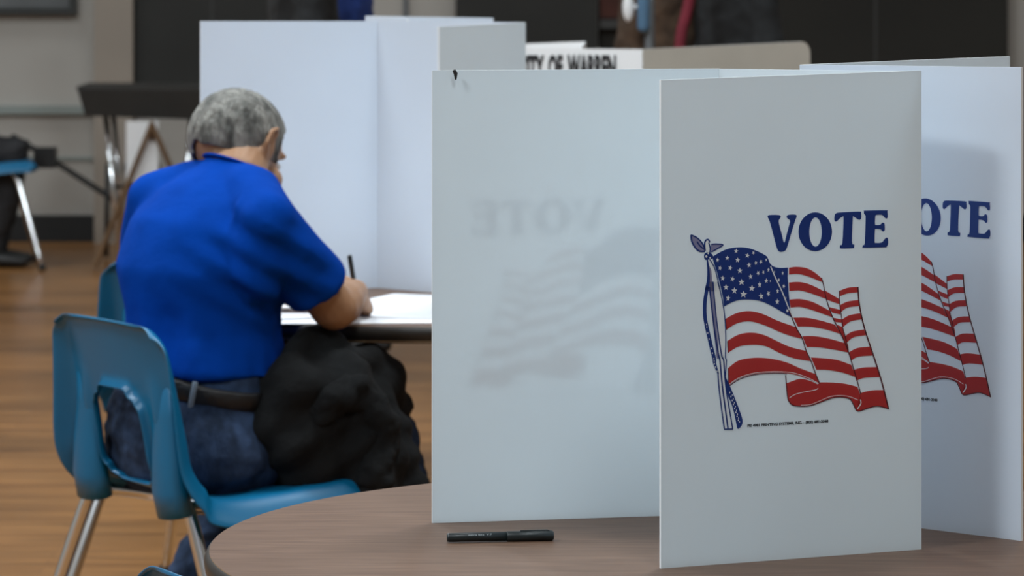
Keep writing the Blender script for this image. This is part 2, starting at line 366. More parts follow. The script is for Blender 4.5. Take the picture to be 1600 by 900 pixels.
# canton
P(1, 'navy', cr(zc([(70, 160), (150, 110), (250, 65), (370, 47), (480, 55), (590, 92), (690, 145), (715, 180), (745, 245), (800, 280), (870, 290), (948, 285)])) + zc([(945, 400), (955, 560), (975, 780), (1000, 870)]) + cr(zc([(1000, 870), (930, 835), (830, 775), (720, 715), (620, 675), (500, 660), (380, 665), (280, 700), (205, 742)])) + zc([(195, 640), (165, 500), (125, 340), (90, 230)]))
P(2, 'white', stroke(zc([(745, 270), (800, 400), (880, 570), (960, 770), (1000, 860)]), 1.4))
def star(cx, cy, r, sx=1.0, rot=0):
    return zc([(cx+(r if k % 2 == 0 else r*.42)*math.sin(rot+k*math.pi/5)*sx, cy-(r if k % 2 == 0 else r*.42)*math.cos(rot+k*math.pi/5)) for k in range(10)])
for a in [(130, 195, 30, .7, .2), (242, 173, 30, .85, .1), (345, 92, 30, .9, .1), (362, 197, 33, .9, .1), (475, 143, 33, .9, .2), (545, 112, 26, .75, .5), (160, 290, 32, .75, .3), (277, 288, 34, .8, .3), (388, 322, 37, .9, 0), (495, 255, 34, .8, -.1), (573, 230, 29, .7, -.2), (633, 217, 29, .7, -.5), (693, 195, 23, .5, 0), (190, 410, 36, .75, .1), (303, 418, 37, .75, .3), (407, 455, 40, 1, 0), (512, 390, 36, .75, -.1), (600, 350, 32, .7, -.5), (660, 340, 29, .55, -.4), (720, 312, 30, .55, 0), (790, 335, 18, .5, -.3), (885, 350, 28, .5, 0), (228, 515, 38, .85, 0), (325, 555, 42, .85, 0), (430, 597, 46, .95, .1), (527, 527, 40, .95, .1), (617, 485, 40, .6, 0), (695, 440, 32, .75, 0), (742, 443, 17, .5, 0), (840, 430, 28, .55, .1), (897, 503, 30, .65, .3), (252, 643, 40, .7, .1), (635, 620, 42, .75, -.1), (720, 590, 34, .7, -.4), (827, 560, 33, .55, 0), (823, 685, 38, .7, 0), (925, 640, 16, .4, .2), (940, 790, 26, .7, -.5)]:
    P(2, 'white', star(*a))
# left section of stripes
FA = z8([(725, 78), (755, 143), (795, 215), (820, 292), (850, 355), (880, 437), (905, 498)])
P(1, 'red', band(z8([(318, 92), (390, 55), (470, 44), (550, 62), (640, 103), (752, 143)]), z8([(325, 160), (390, 120), (470, 108), (560, 132), (650, 172), (720, 198), (795, 217)])))
P(1, 'red', band(z8([(331, 230), (400, 190), (480, 178), (560, 194), (640, 232), (720, 268), (820, 292)]), z8([(335, 305), (400, 265), (490, 254), (570, 264), (650, 303), (740, 337), (850, 357)])))
P(1, 'red', band(z8([(335, 400), (400, 352), (500, 335), (600, 341), (700, 365), (780, 400), (880, 437)]), z8([(340, 508), (400, 466), (480, 440), (560, 430), (650, 428), (740, 438), (820, 463), (907, 498)])))
P(2, 'maroon', stroke(z8([(342, 512), (400, 472), (480, 445), (560, 435), (650, 433), (700, 436)]), .9))
P(2, 'white', stroke(z8([(342, 500), (400, 461), (480, 434), (560, 424), (650, 422), (740, 430), (830, 460), (897, 495)]), .7))
P(3, 'maroon', stroke(z8([(712, 40), (755, 143), (795, 215), (820, 292), (850, 355), (880, 437), (905, 498)]), 1.1))
P(3, 'maroon', stroke(z8([(318, 92), (325, 160)]), .8, False)); P(3, 'maroon', stroke(z8([(331, 230), (335, 305)]), .8, False)); P(3, 'maroon', stroke(z8([(335, 400), (338, 500)]), .8, False))
# middle section
mid = [([(712, 473), (760, 467), (820, 475), (870, 500), (918, 540)], [(712, 515), (770, 512), (840, 530), (925, 565)]),
       ([(712, 565), (780, 562), (850, 580), (935, 622)], [(715, 618), (780, 615), (850, 633), (945, 668)]),
       ([(715, 672), (780, 668), (850, 683), (900, 705), (968, 742)], [(722, 722), (780, 718), (850, 735), (985, 782)]),
       ([(740, 785), (820, 785), (900, 800), (1000, 828)], [(768, 840), (850, 842), (950, 860), (1040, 888)])]
for a, b in mid: P(1, 'red', band(z7(a), z7(b)))
P(1, 'red', band(z8([(795, 200), (870, 200), (960, 215), (1062, 243)]), z8([(825, 268), (900, 270), (1000, 285), (1088, 303)])))
P(1, 'red', band(z8([(850, 333), (930, 338), (1020, 350), (1105, 380)]), z8([(885, 410), (960, 412), (1050, 428), (1132, 455)])))
# lowest band with the curl
P(1, 'red', cr(zb([(495, 368), (620, 370), (750, 382), (875, 412)])) + zb([(900, 480), (915, 540), (905, 600), (870, 640)]) + cr(zb([(860, 640), (830, 570), (800, 535), (730, 515), (640, 515), (560, 540), (470, 575), (380, 603), (280, 605), (210, 590), (175, 545), (160, 450), (150, 375)])) + cr(zb([(165, 375), (230, 350), (305, 332), (400, 355), (470, 388)])))
P(2, 'maroon', stroke(zb([(148, 296), (155, 400), (168, 520), (185, 565), (220, 597), (300, 609), (390, 603), (480, 575), (570, 541), (650, 518), (740, 518), (805, 537)]), 1.1))
P(2, 'white', stroke(zb([(185, 525), (240, 490), (330, 465), (440, 445), (475, 428)]), .8)); P(2, 'white', stroke(zb([(300, 598), (400, 590), (500, 550), (600, 510), (700, 500), (790, 510), (880, 545)]), .6))
P(2, 'white', stroke(zb([(905, 540), (910, 580), (875, 635)]), 1.2))
P(2, 'maroon', stroke(zb([(805, 537), (840, 600), (865, 648), (900, 655), (980, 628), (1080, 606), (1195, 632)]), 1.1))
# fold B
P(3, 'maroon', stroke(z7([(915, 535), (928, 580), (945, 665), (985, 780), (1040, 890)])+z8([(1062, 240), (1088, 303), (1115, 390), (1140, 470), (1165, 560)]), 1.1))
# narrow part between the folds
for q in ([(932, 612), (1028, 668), (1028, 700), (948, 672)], [(962, 718), (1032, 735), (1035, 765), (982, 752)], [(990, 785), (1042, 795), (1045, 815), (1005, 812)], [(1010, 828), (1048, 842), (1060, 880), (1040, 890)]): P(1, 'red', z7(q))
P(1, 'red', z8([(1035, 180), (1055, 180), (1085, 260), (1090, 310), (1062, 245)]))
# right section
rt = [([(1028, 618), (1080, 598), (1145, 592)], [(1028, 652), (1080, 633), (1147, 626)]), ([(1030, 708), (1080, 684), (1150, 674)], [(1033, 755), (1080, 722), (1155, 712)]), ([(1040, 800), (1090, 770), (1160, 757)], [(1048, 848), (1100, 808), (1172, 795)])]
for a, b in rt: P(1, 'red', band(z7(a), z7(b)))
r8 = [([(1058, 205), (1110, 172), (1185, 158)], [(1072, 245), (1120, 207), (1198, 194)]), ([(1085, 305), (1140, 275), (1225, 265)], [(1105, 352), (1150, 328), (1242, 321)]), ([(1115, 412), (1180, 396), (1275, 393)], [(1138, 478), (1190, 460), (1292, 455)])]
for a, b in r8: P(1, 'red', band(z8(a), z8(b)))
P(1, 'red', cr(zb([(905, 475), (980, 455), (1060, 445), (1150, 445)])) + cr(zb([(1190, 630), (1080, 606), (980, 628), (900, 655), (865, 645)])))
P(3, 'maroon', stroke(z7([(1028, 615), (1030, 700), (1045, 800), (1050, 850), (1070, 920)])+z8([(1085, 300)]), 1.0))
P(3, 'maroon', stroke(z7([(1145, 592), (1153, 690), (1172, 790)])+z8([(1200, 190), (1250, 335), (1300, 490), (1343, 655)]), 1.6))
P(3, 'white', stroke(z7([(1152, 594), (1160, 690), (1179, 790)])+z8([(1207, 190), (1257, 335), (1307, 490), (1350, 655)]), .7))
# pole, cord, tassel and eagle
P(1, 'white', zp([(135, 0), (245, 0), (330, 400), (345, 650), (345, 900), (265, 900), (215, 700), (150, 400)])); 
P(1, 'white', zq([(240, 0), (320, 0), (310, 230), (385, 795), (300, 800), (225, 200)]))
P(2, 'lilac', zp([(140, 0), (185, 0), (200, 250), (250, 700), (262, 900), (235, 900), (190, 500), (165, 250)]))
P(3, 'navy', stroke(zp([(190, 0), (215, 300), (250, 600), (290, 860)])+zq([(290, 60), (302, 240), (325, 430), (360, 640), (385, 790)]), 1.5))
P(3, 'navy', stroke(zp([(150, 60), (175, 300), (212, 600), (255, 860)])+zq([(250, 60), (275, 330), (310, 600), (335, 790)]), 1.7))
P(3, 'navy', stroke(zp([(245, 0), (290, 180), (325, 400), (338, 650), (335, 880)])+zq([(318, 60), (306, 240)]), 1.2))
P(3, 'navy', stroke(ze([(330, 455), (345, 600), (345, 740), (320, 880)])+zp([(125, 60), (98, 240), (100, 420), (135, 600), (175, 780), (205, 900)])+zq([(195, 90), (232, 200)]), lambda t: 1.6+2.6*min(1, 4*t)*min(1, 8*(1-t))))
for k in range(11):
    q_ = stroke(zp([(120, 500), (135, 600), (175, 780), (205, 900)])+zq([(195, 90), (222, 170)]), 1)[1]; q_ = q_[int(k*(len(q_)-1)/10)]; P(4, 'white', oval(q_[0], q_[1], .7, 1.5, 8))
P(3, 'navy', stroke(zq([(228, 180), (240, 350), (270, 600), (298, 800)]), 1.4)); P(3, 'navy', stroke(zq([(295, 799), (392, 795)]), 1.6, False))
P(3, 'navy', closed(zq([(305, 230), (350, 320), (400, 440), (460, 600), (490, 700), (480, 760), (440, 795), (425, 740), (400, 620), (365, 500), (335, 440), (318, 340)])))
for k in range(8): P(4, 'white', oval(1136+k*1.9, 613+k*6.2, .9, 1.5, 8)); P(4, 'white', oval(1140+k*1.6, 617+k*6.0, .7, 1.2, 8))
P(3, 'navy', stroke(ze([(365, 455), (430, 570), (470, 720), (510, 900)]), 1.2)); P(1, 'white', ze([(335, 455), (400, 450), (520, 900), (330, 900), (350, 720)]))
P(2, 'lilac', ze([(340, 500), (385, 600), (415, 900), (330, 900), (350, 740)]))
P(1, 'lilac', closed(ze([(112, 105), (210, 165), (270, 240), (300, 320), (230, 340), (160, 270), (120, 190)]))); P(2, 'navy', stroke(ze([(108, 105), (180, 140), (250, 205), (290, 285)]), 1.6)); P(2, 'navy', stroke(ze([(108, 105), (120, 200), (170, 290), (225, 335), (300, 340)]), 1.8)); P(2, 'navy', stroke(ze([(190, 200), (230, 260), (290, 310)]), 1.6))
P(1, 'lilac', closed(ze([(385, 245), (460, 235), (545, 248), (470, 300), (390, 340)]))); P(2, 'navy', stroke(ze([(385, 240), (460, 235), (548, 248), (470, 300), (385, 350)]), 1.5))
P(1, 'white', closed(ze([(300, 220), (320, 180), (350, 180), (360, 220), (370, 300), (340, 360), (310, 300)]))); P(2, 'navy', stroke(ze([(300, 330), (295, 230), (312, 182), (345, 172), (365, 212)]), 1.8)); P(2, 'navy', stroke(ze([(350, 215), (370, 290), (365, 360)]), 1.4))
P(1, 'navy', closed(ze([(290, 380), (340, 350), (400, 380), (410, 430), (350, 455), (295, 450)]))); P(2, 'white', oval(1100.3, 400.5, 1.6, 2, 10)); P(2, 'white', oval(1106, 402.5, 1.2, 1.5, 10)); P(2, 'white', oval(1103, 395.8, .9, 1.4, 8))
from mathutils.geometry import tessellate_polygon

def art_mesh(corners, normal, parent, inkset, name, off=.0004, mirror=False):
    """flat print; corners TL, TR, BR, BL of the panel face in world space"""
    TL, TRr, BR, BL = [V(c) for c in corners]; bm = bmesh.new(); inks = ['navy', 'red', 'white', 'lilac', 'maroon']
    def W(p, layer):
        u, v = uvq(*p); q = (TL*(1-u)+TRr*u)*(1-v)+(BL*(1-u)+BR*u)*v
        return bm.verts.new(q+normal*(off+layer*.00012))
    for layer, ink, poly in ART:
        if (layer, ink, poly) and inkset(ink, poly) is False: continue
        mi = inks.index(ink)
        if isinstance(poly, tuple):
            a = [W(p, layer) for p in poly[1]]; b = [W(p, layer) for p in poly[2]]
            for k in range(len(a)-1): bm.faces.new((a[k], a[k+1], b[k+1], b[k])).material_index = mi
        else:
            vs = [W(p, layer) for p in poly]
            for tri in tessellate_polygon([[V((*p, 0)) for p in poly]]):
                try: bm.faces.new([vs[i] for i in tri]).material_index = mi
                except ValueError: pass
    me = bpy.data.meshes.new(name); bm.to_mesh(me); bm.free()
    return link_mesh(name, me, inks, parent)
def first_y(poly): 
    L = poly[1] if isinstance(poly, tuple) else poly
    return min(p[1] for p in L), min(p[0] for p in L), max(p[0] for p in L), max(p[1] for p in L)
def is_letter(ink, poly):
    a = first_y(poly); return a[3] < 396 and a[1] > 1190
FONT = None
def text_mesh(s, name, origin, xdir, ydir, height, width, matn, parent, depth=.0003, bold=0.0):
    c = bpy.data.curves.new('t', 'FONT'); c.body = s; c.size = 1; c.offset = bold; c.resolution_u = 3
    o = bpy.data.objects.new('t', c); COL.objects.link(o); dg = bpy.context.evaluated_depsgraph_get(); dg.update()
    me = bpy.data.meshes.new_from_object(o.evaluated_get(dg)); bpy.data.objects.remove(o)
    xs = [v.co.x for v in me.vertices]; ys = [v.co.y for v in me.vertices]
    x0, x1, y0, y1 = min(xs), max(xs), min(ys), max(ys)
    xd = V(xdir).normalized(); yd = V(ydir).normalized(); nn = xd.cross(yd)
    for v in me.vertices:
        p = V(origin)+xd*((v.co.x-x0)/(x1-x0)*width)+yd*((v.co.y-y0)/(y1-y0)*height)+nn*depth; v.co = p
    me.name = name; me.materials.clear()
    return link_mesh(name, me, matn, parent)

# ------------------------------------------------------------------ voting screens
TH = .004
def panel(a, b, z0, ha, hb, matn, parent, out, name='screen_panel', printed=True, label=None, radius=0, small=True):
    """upright board from ground point a to b; out = +1 if the printed outer side lies to the left of a->b"""
    a = V((a[0], a[1], 0)); b = V((b[0], b[1], 0)); d = (b-a); n = V((-d.y, d.x, 0)).normalized()
    L = d.length; bm = bmesh.new(); q = []
    if radius:
        prof = [(0, 0), (L, 0)]+[(L-radius+radius*math.cos(t), hb-radius+radius*math.sin(t)) for t in [k*math.pi/16 for k in range(9)]]+[(0, ha)]
    else: prof = [(0, 0), (L, 0), (L, hb), (0, ha)]
    dn = d.normalized()
    f = [bm.verts.new(a+dn*s+V((0, 0, z0+h))+n*TH/2) for s, h in prof]; g = [bm.verts.new(a+dn*s+V((0, 0, z0+h))-n*TH/2) for s, h in prof]
    m = len(prof); bm.faces.new(f); bm.faces.new(g[::-1])
    for k in range(m):
        fc = bm.faces.new((f[k], g[k], g[(k+1) % m], f[(k+1) % m])); fc.material_index = 1
    o = obj(name, bm, [matn, 'edgew'], parent)
    if label: o['label'] = label
    if printed:
        nn = n*out; A = a+n*TH/2*out; B = b+n*TH/2*out
        # seen from its outer side the left end is b when the outer side is to the left of a->b
        (Lp, hl), (Rp, hr) = ((B, hb), (A, ha)) if out > 0 else ((A, ha), (B, hb))
        C = (Lp+V((0, 0, z0+hl)), Rp+V((0, 0, z0+hr)), Rp+V((0, 0, z0)), Lp+V((0, 0, z0)))
        l = art_mesh(C, nn, o, lambda i, p: is_letter(i, p), 'vote_lettering')
        l['label'] = 'large blue serif word VOTE'
        g = art_mesh(C, nn, o, lambda i, p: not is_letter(i, p), 'flag_print'); g['label'] = 'waving american flag on an eagle-topped pole in red, white and blue'
        if small:
            u0, v0 = uvq(1163.5, 668.5); u1, v1 = uvq(1290, 661); u2, v2 = uvq(1163.5, 662.6)
            W = lambda u, v: (C[0]*(1-u)+C[1]*u)*(1-v)+(C[3]*(1-u)+C[2]*u)*v
            p0, p1, p2 = W(u0, v0), W(u1, v1), W(u2, v2)
            text_mesh('PSI 4981 PRINTING SYSTEMS, INC. - (800) 681-2048', 'imprint_line', p0, p1-p0, (0, 0, 1), (p2-p0).length, (p1-p0).length, 'black', o, .0005, .045)
    return o
def h_at(xp, ytop, P): return (CZ-(ytop-HY)*P[1]/F)-ZT
# booth whose open side faces left: left board, hidden middle board, front board
L0 = pt(675, 817, ZT); L1 = V((.261, 4.590, ZT)); F0 = pt(1031.5, 888, ZT); F1 = pt(1438.5, 858, ZT)
bt = thing('voting_screen', 'large white tabletop voting screen, its front board showing VOTE and the whole flag', 'voting screen', ((L1.x+F1.x)/2, 4.45, ZT), group=None)
panel(L0, L1, ZT, h_at(675, 110, L0), h_at(1125, 107, L1), 'plastic', bt, +1, label='board standing at the left, its print showing faintly through in reverse')
panel(L1, F1+V((0, .004, 0)), ZT, .560, .566, 'plastic', bt, +1, printed=False)
o = panel(F1, F0, ZT, h_at(1437, 110, F1), h_at(1032, 125, F0), 'plastic', bt, +1, label='front board printed with VOTE above a flag')
bm = bmesh.new(); q = px(712, 110, L0.y-.004)
loft(bm, [q+V((-.002, -.001, 0)), q+V((0.0, -.001, -.004)), q+V((.0, -.001, -.011))], [(.0022, .001), (.0026, .0012), (.0012, .0008)], n=8); obj('black_mark', bm, 'black', bt)['label'] = 'small black chip on the top edge'
# second booth on the right
R0 = pt(1597, 845, ZT); R1 = V((.364, 4.60, ZT)); D1 = V((.6525, 4.790, ZT))
bt = thing('voting_screen', 'white voting screen at the right edge, only OTE and half its flag showing', 'voting screen', (.49, 4.6, ZT))
panel(R0, R1, ZT, h_at(1597, 105, R0), h_at(1252, 101, R1), 'plastic_cool', bt, +1, label='board printed with VOTE and a flag, partly hidden')
panel(R1, D1, ZT, h_at(1252, 101, R1), h_at(1580, 88, D1), 'plastic', bt, +1, printed=True, small=False)
# the man's booth
A0 = V((xz(313, 7.49), 7.49, ZT)); A1 = V((xz(590, 7.62), 7.62, ZT)); A2 = V((xz(820, 7.36), 7.36, ZT)); A3 = V((xz(685, 6.96), 6.96, ZT))
bt = thing('voting_screen', 'plain white voting screen standing open in front of the man in blue', 'voting screen', (-.3, 7.3, ZT))
panel(A0, A1, ZT, h_at(313, 33, A0), h_at(590, 33, A1), 'plastic_cool', bt, +1, printed=False)
panel(A1, A2, ZT, h_at(590, 33, A1), h_at(820, 35, A2), 'plastic_cool', bt, +1, small=False, printed=False)
panel(A2, A3, ZT, h_at(820, 35, A2), h_at(685, 42, A3), 'plastic', bt, +1, small=False)
# booth behind it
B0 = V((xz(572, 7.95), 7.95, ZT)); B1 = V((xz(771, 7.9), 7.9, ZT))
bt = thing('voting_screen', 'white voting screen just peeping over the top of the man\'s screen', 'voting screen', (-.18, 7.97, ZT))
panel(B0, B1, ZT, h_at(572, 25, B0), h_at(771, 28, B1), 'plastic_cool', bt, -1, printed=False)
panel(V((-.22, 7.70, 0)), B0, ZT, h_at(572, 25, B0), h_at(572, 25, B0), 'plastic_cool', bt, -1, printed=False)
# CITY OF WARREN screen
C0 = V((xz(785, 9.12), 9.12, ZT)); C1 = V((xz(1003, 9.0), 9.0, ZT)); C2 = V((xz(1265, 9.35), 9.35, ZT))
bt = thing('voting_screen', 'white and beige screen lettered CITY OF WARREN behind the foreground boards', 'voting screen', (.3, 9.15, ZT))
o = panel(C0, C1, ZT, h_at(785, 75, C0), h_at(1003, 77, C1), 'cardw', bt, -1, printed=False, label='white board with black lettering')
d = (C1-C0).normalized(); Yt = 9.06
for wd_, xa, xb in (('CITY', 811, 853), ('OF', 857, 881), ('WARREN', 887, 967)):
    P0 = C0+(C1-C0)*((xa-785)/218); text_mesh(wd_, 'lettering', V((P0.x, P0.y, zz(124, P0.y)))+V((0, -.004, 0)), d, (0, 0, 1), 39*9.08/F, (xb-xa)*9.06/F, 'black', o, .001, .045)
panel(C1, C2, ZT, h_at(1003, 77, C1), h_at(1265, 65, C2), 'card', bt, -1, printed=False, radius=.03, label='beige board with a rounded top corner')
E0 = V((xz(780, 10), 10.0, ZT)); E1 = V((xz(914, 9.95), 9.95, ZT))
bt = thing('voting_screen', 'white screen rising behind the lettering of CITY OF WARREN', 'voting screen', (.1, 10, ZT))
panel(E0, E1, ZT, h_at(780, 70, E0), h_at(914, 65, E1), 'cardw', bt, -1, printed=False)
panel(E1, V((xz(908, 9.5), 9.5, 0)), ZT, h_at(914, 65, E1), h_at(914, 65, E1), 'cardw', bt, -1, printed=False)

# ------------------------------------------------------------------ pens
def felt_pen(a, b, r, label, name='felt_pen', clip=True):
    a, b = V(a), V(b); d = (b-a).normalized(); L = (b-a).length
    t = thing(name, label, 'pen', a)
    bm = bmesh.new(); loft(bm, [a, a+d*.002, a+d*L*.57], [r*.80, r*.88, r*.90], n=20, cap=False, side=(0, 0, 1)); obj('barrel', bm, 'pen', t, True)
    bm = bmesh.new(); loft(bm, [a+d*L*.56, a+d*L*.565, a+d*L*.985, b], [r*.92, r, r, r*.75], n=20, cap=False, side=(0, 0, 1)); obj('cap', bm, 'pen', t, True)
    if clip:
        up = V((0, -.2, 1)).normalized(); bm = bmesh.new(); loft(bm, [b-d*.004+up*r*.9, b-d*.008+up*r*1.15, b-d*.04+up*r*1.1], [(.0011, .0006)]*3, n=8, side=d.cross(up)); obj('clip', bm, 'pen', t, True)
        n = V((0, -.85, .5)).normalized(); xd = d
        text_mesh('extra fine  V.7', 'barrel_print', a+d*L*.20+n*r*.93+V((0, 0, -.0006)), xd, n.cross(xd)*-1 if n.cross(xd).z < 0 else n.cross(xd), .0022, L*.22, 'pengrey', t, .0003)
    return t
p0 = pt(698.5, 848, ZT); p1 = pt(865, 844.5, ZT)
felt_pen(p0+V((0, 0, .0062)), p1+V((0, 0, .0062)), .0062, 'black felt pen lying on the foreground table before the screens')

# ------------------------------------------------------------------ blue plastic chair
def make_chair(label, loc, rz):
    t = thing('plastic_chair', label, 'chair', loc, rz)
    # local frame: x right, y forward, z up; origin on the floor under the seat
    prof = smooth_path([(0, -.262, .786), (0, -.253, .778), (0, -.242, .74), (0, -.222, .65), (0, -.208, .58), (0, -.198, .525), (0, -.165, .482), (0, -.11, .465), (0, 0, .468), (0, .10, .478), (0, .17, .480), (0, .205, .468), (0, .215, .445)], 5)
    cum = [0]
    for a, b in zip(prof, prof[1:]): cum.append(cum[-1]+(b-a).length)
    tot = cum[-1]; nu = 40; bm = bmesh.new(); grid = []
    us = [-1+2*i/nu for i in range(nu+1)]
    for j, p in enumerate(prof):
        s = cum[j]/tot; tg = (prof[min(j+1, len(prof)-1)]-prof[max(j-1, 0)]).normalized(); nrm = V((0, -tg.z, tg.y)); nrm = nrm if nrm.y > 0 or nrm.z > 0 else -nrm
        # half width along the profile: narrower top corners, broad seat
        hw = .203+.030*min(1, s/.40)
        if s < .06: hw -= .028*(1-s/.06)**2
        if s > .95: hw -= .03*((s-.95)/.05)**2
        row = []
        for u in us:
            x = u*hw; e = abs(u)
            curve = .022*(e**2.2)*(1 if s < .45 else .4)             # hugging curve towards the sitter
            fl = max(0, (e-.84)/.16); off = curve - .050*fl**1.6*(.35+.65*min(1, s/.30))     # rolled edge
            # rib either side of the hole
            rb = math.exp(-((e-.60)/.09)**2)*(1 if .14 < s < .40 else 0)*.012*math.sin(math.pi*max(0, min(1, (s-.14)/.26)))
            off -= rb
            xx = x + (math.copysign(.006, u)*fl)
            zt = -.026*e**2.2*max(0, 1-s/.10)                       # arched top
            row.append(bm.verts.new(V((xx, p.y, p.z+zt))+nrm*off))
        grid.append(row)
    hole = []
    for j in range(len(prof)-1):
        s = (cum[j]+cum[j+1])/2/tot
        for i in range(nu):
            u = (us[i]+us[i+1])/2
            du = abs(u)/.40; dv = abs(s-.305)/.125
            if du**4+dv**4 < 1: hole.append((j, i)); continue
            bm.faces.new((grid[j][i], grid[j][i+1], grid[j+1][i+1], grid[j+1][i]))
    for v in [v for v in bm.verts if not v.link_faces]: bm.verts.remove(v)
    # lip around the hole turning backwards
    inner = [e for e in bm.edges if len(e.link_faces) == 1 and all(abs(v.co.x) < .12 and .33 < v.co.z < .72 and v.co.y < .02 for v in e.verts)]
    bmesh.ops.smooth_vert(bm, verts=list({v for e in inner for v in e.verts}), factor=.5, use_axis_x=True, use_axis_y=True, use_axis_z=True)
    r = bmesh.ops.extrude_edge_only(bm, edges=inner)
    for v in [g for g in r['geom'] if isinstance(g, bmesh.types.BMVert)]:
        c = V((0, v.co.y, .58)); v.co += V((0, -.016, -.006)) + (c-v.co)*V((.04, 0, .04))
    sh = obj('seat_shell', bm, 'shell', t, True, local=True)
    m = sh.modifiers.new('solid', 'SOLIDIFY'); m.thickness = .0045; m.offset = 0
    m = sh.modifiers.new('sub', 'SUBSURF'); m.levels = 1; m.render_levels = 1
    # two ribbed sockets behind the lower back that take the rear legs
    for sx in (-1, 1):
        bm = bmesh.new(); loft(bm, [(sx*.140, -.216, .70), (sx*.142, -.210, .62), (sx*.146, -.206, .55), (sx*.148, -.200, .49), (sx*.150, -.190, .445)], [(.030, .003), (.036, .009), (.044, .018), (.050, .026), (.046, .028)], n=20, side=(1, 0, 0), cap=False); obj('leg_socket', bm, 'shell', t, True, local=True)
    for sx in (-1, 1):
        for pts in ([(sx*.05, -.08, .442), (sx*.10, -.09, .442), (sx*.150, -.17, .452), (sx*.172, -.20 if sx < 0 else -.165, .42), (sx*.285, -.285 if sx < 0 else -.12, .02)], [(sx*.05, .10, .448), (sx*.13, .10, .448), (sx*.165, .115, .43), (sx*.19, .14, .37), (sx*.285, .235, .02)]):
            bm = bmesh.new(); tube(bm, pts, .0125, 12, 6); obj('leg', bm, 'chrome', t, True, local=True)
            p = V(pts[-1]); bm = bmesh.new(); loft(bm, [p+V((0, 0, .014)), p+V((0, 0, -.016))], [.015, .017], n=12, cap=False); obj('foot_glide', bm, 'dmetal', t, True, local=True)
    for yq in (-.08, .10):
        bm = bmesh.new(); tube(bm, [(0.06, yq, .445), (-.06, yq, .445)], .0115); obj('cross_tube', bm, 'chrome', t, True, local=True)
    return t
def copy_tree(o, parent=None):
    c = o.copy(); COL.objects.link(c)
    if parent: c.parent = parent
    for ch in list(o.children): copy_tree(ch, c)
    return c
CH = (-.530, 6.735)     # under the seat centre
TH_CH = 55
chair = make_chair('blue plastic chair with back opening that the man in blue sits on', (CH[0], CH[1], 0), R(-TH_CH)); chair['group'] = 'blue plastic chairs'
def chair_copy(label, loc, rz):
    c = copy_tree(chair); c.location = (*loc, 0); c.rotation_euler = (0, 0, rz); c['label'] = label
    return c
chair_copy('blue plastic chair showing only its top corner behind the man\'s left side', (-.61, 8.07), R(-20))
chair_copy('blue plastic chair whose top edge shows at the bottom left of the photo', (-.098, 3.968), R(-62))
chair_copy('blue plastic chair far back by the wall under the person in black', (xz(-20, 16.6), 16.6), R(-80))

# ------------------------------------------------------------------ papers on the man's table
def sheet(cx, cy, w, h, rz, label, z=ZT, lines=True, th=.0006, m='paper'):
    t = thing('ballot_sheet', label, 'paper', (cx, cy, z), rz)
    bm = bmesh.new(); box(bm, -w/2, w/2, -h/2, h/2, 0.0002, th); obj('sheet', bm, m, t, local=True)
    if lines:
        bm = bmesh.new()
        for k in range(14):
            y = h/2-.03-k*(h-.05)/14; l = random.uniform(.6, 1)*(w-.04)
            vs = [bm.verts.new(p) for p in ((-w/2+.02, y, th+.0002), (-w/2+.02+l, y, th+.0002), (-w/2+.02+l, y+.004, th+.0002), (-w/2+.02, y+.004, th+.0002))]; bm.faces.new(vs)
        o = obj('printed_lines', bm, 'print_grey', t, local=True); o['kind'] = 'stuff'
    return t
sheet(-.30, 7.10, .44, .40, R(4), 'white ballot paper under the writing hand')
sheet(-.14, 7.20, .40, .44, R(-22), 'white paper at the right of the writing hand', z=ZT+.0012)
sheet(-.46, 7.12, .22, .30, R(20), 'white paper left of the man\'s elbow', z=ZT+.0024)
sheet(-.03, 6.985, .21, .17, R(-9), 'grey-edged folder at the right front of the man\'s table', z=ZT+.0034, lines=False, th=.004, m='cardw')

# ------------------------------------------------------------------ the man in blue
man = thing('person', 'grey-haired person in a blue t-shirt and dark jeans, seated from behind, writing at the table', 'person', (-.55, 6.74, 0))
fw = V((.70, .71, 0)).normalized(); rt_ = V((fw.y, -fw.x, 0))
def T(c, a=0, b=0, z=0): return V((c[0], c[1], c[2]))+rt_*a+fw*b+V((0, 0, z))
pel = V((-.565, 6.735, .545))
SHL = V((-.672, 6.860, .980)); SHR = V((-.442, 6.612, .962))
ELR = V((-.330, 6.745, .790)); WRR = V((-.300, 6.945, .803)); HR = V((-.288, 7.00, .800))
ELL_ = V((-.70, 7.02, .80)); WRL = V((-.52, 7.12, .785))
NB = V((-.512, 6.803, 1.040)); TN = V((.38, .30, 1)).normalized(); HC = V((-.514, 6.870, 1.074))
hf = V((.65, .76, 0)).normalized(); pitch = R(22)
hfd = (hf*math.cos(pitch)+V((0, 0, -1))*math.sin(pitch)).normalized(); hr = V((hf.y, -hf.x, 0)); hu = hr.cross(hfd).normalized()
HM = Matrix((hr, hfd, hu)).transposed()   # columns: right, forward, up
if HM.determinant() < 0: print('bad head frame')
def H(x, y, z): return HC + hr*x + hfd*y + hu*z
KR = V((-.262, 6.94, .585)); KL = V((-.42, 7.17, .60)); ANR = V((-.135, 7.0, .10)); ANL = V((-.67, 6.90, .12))
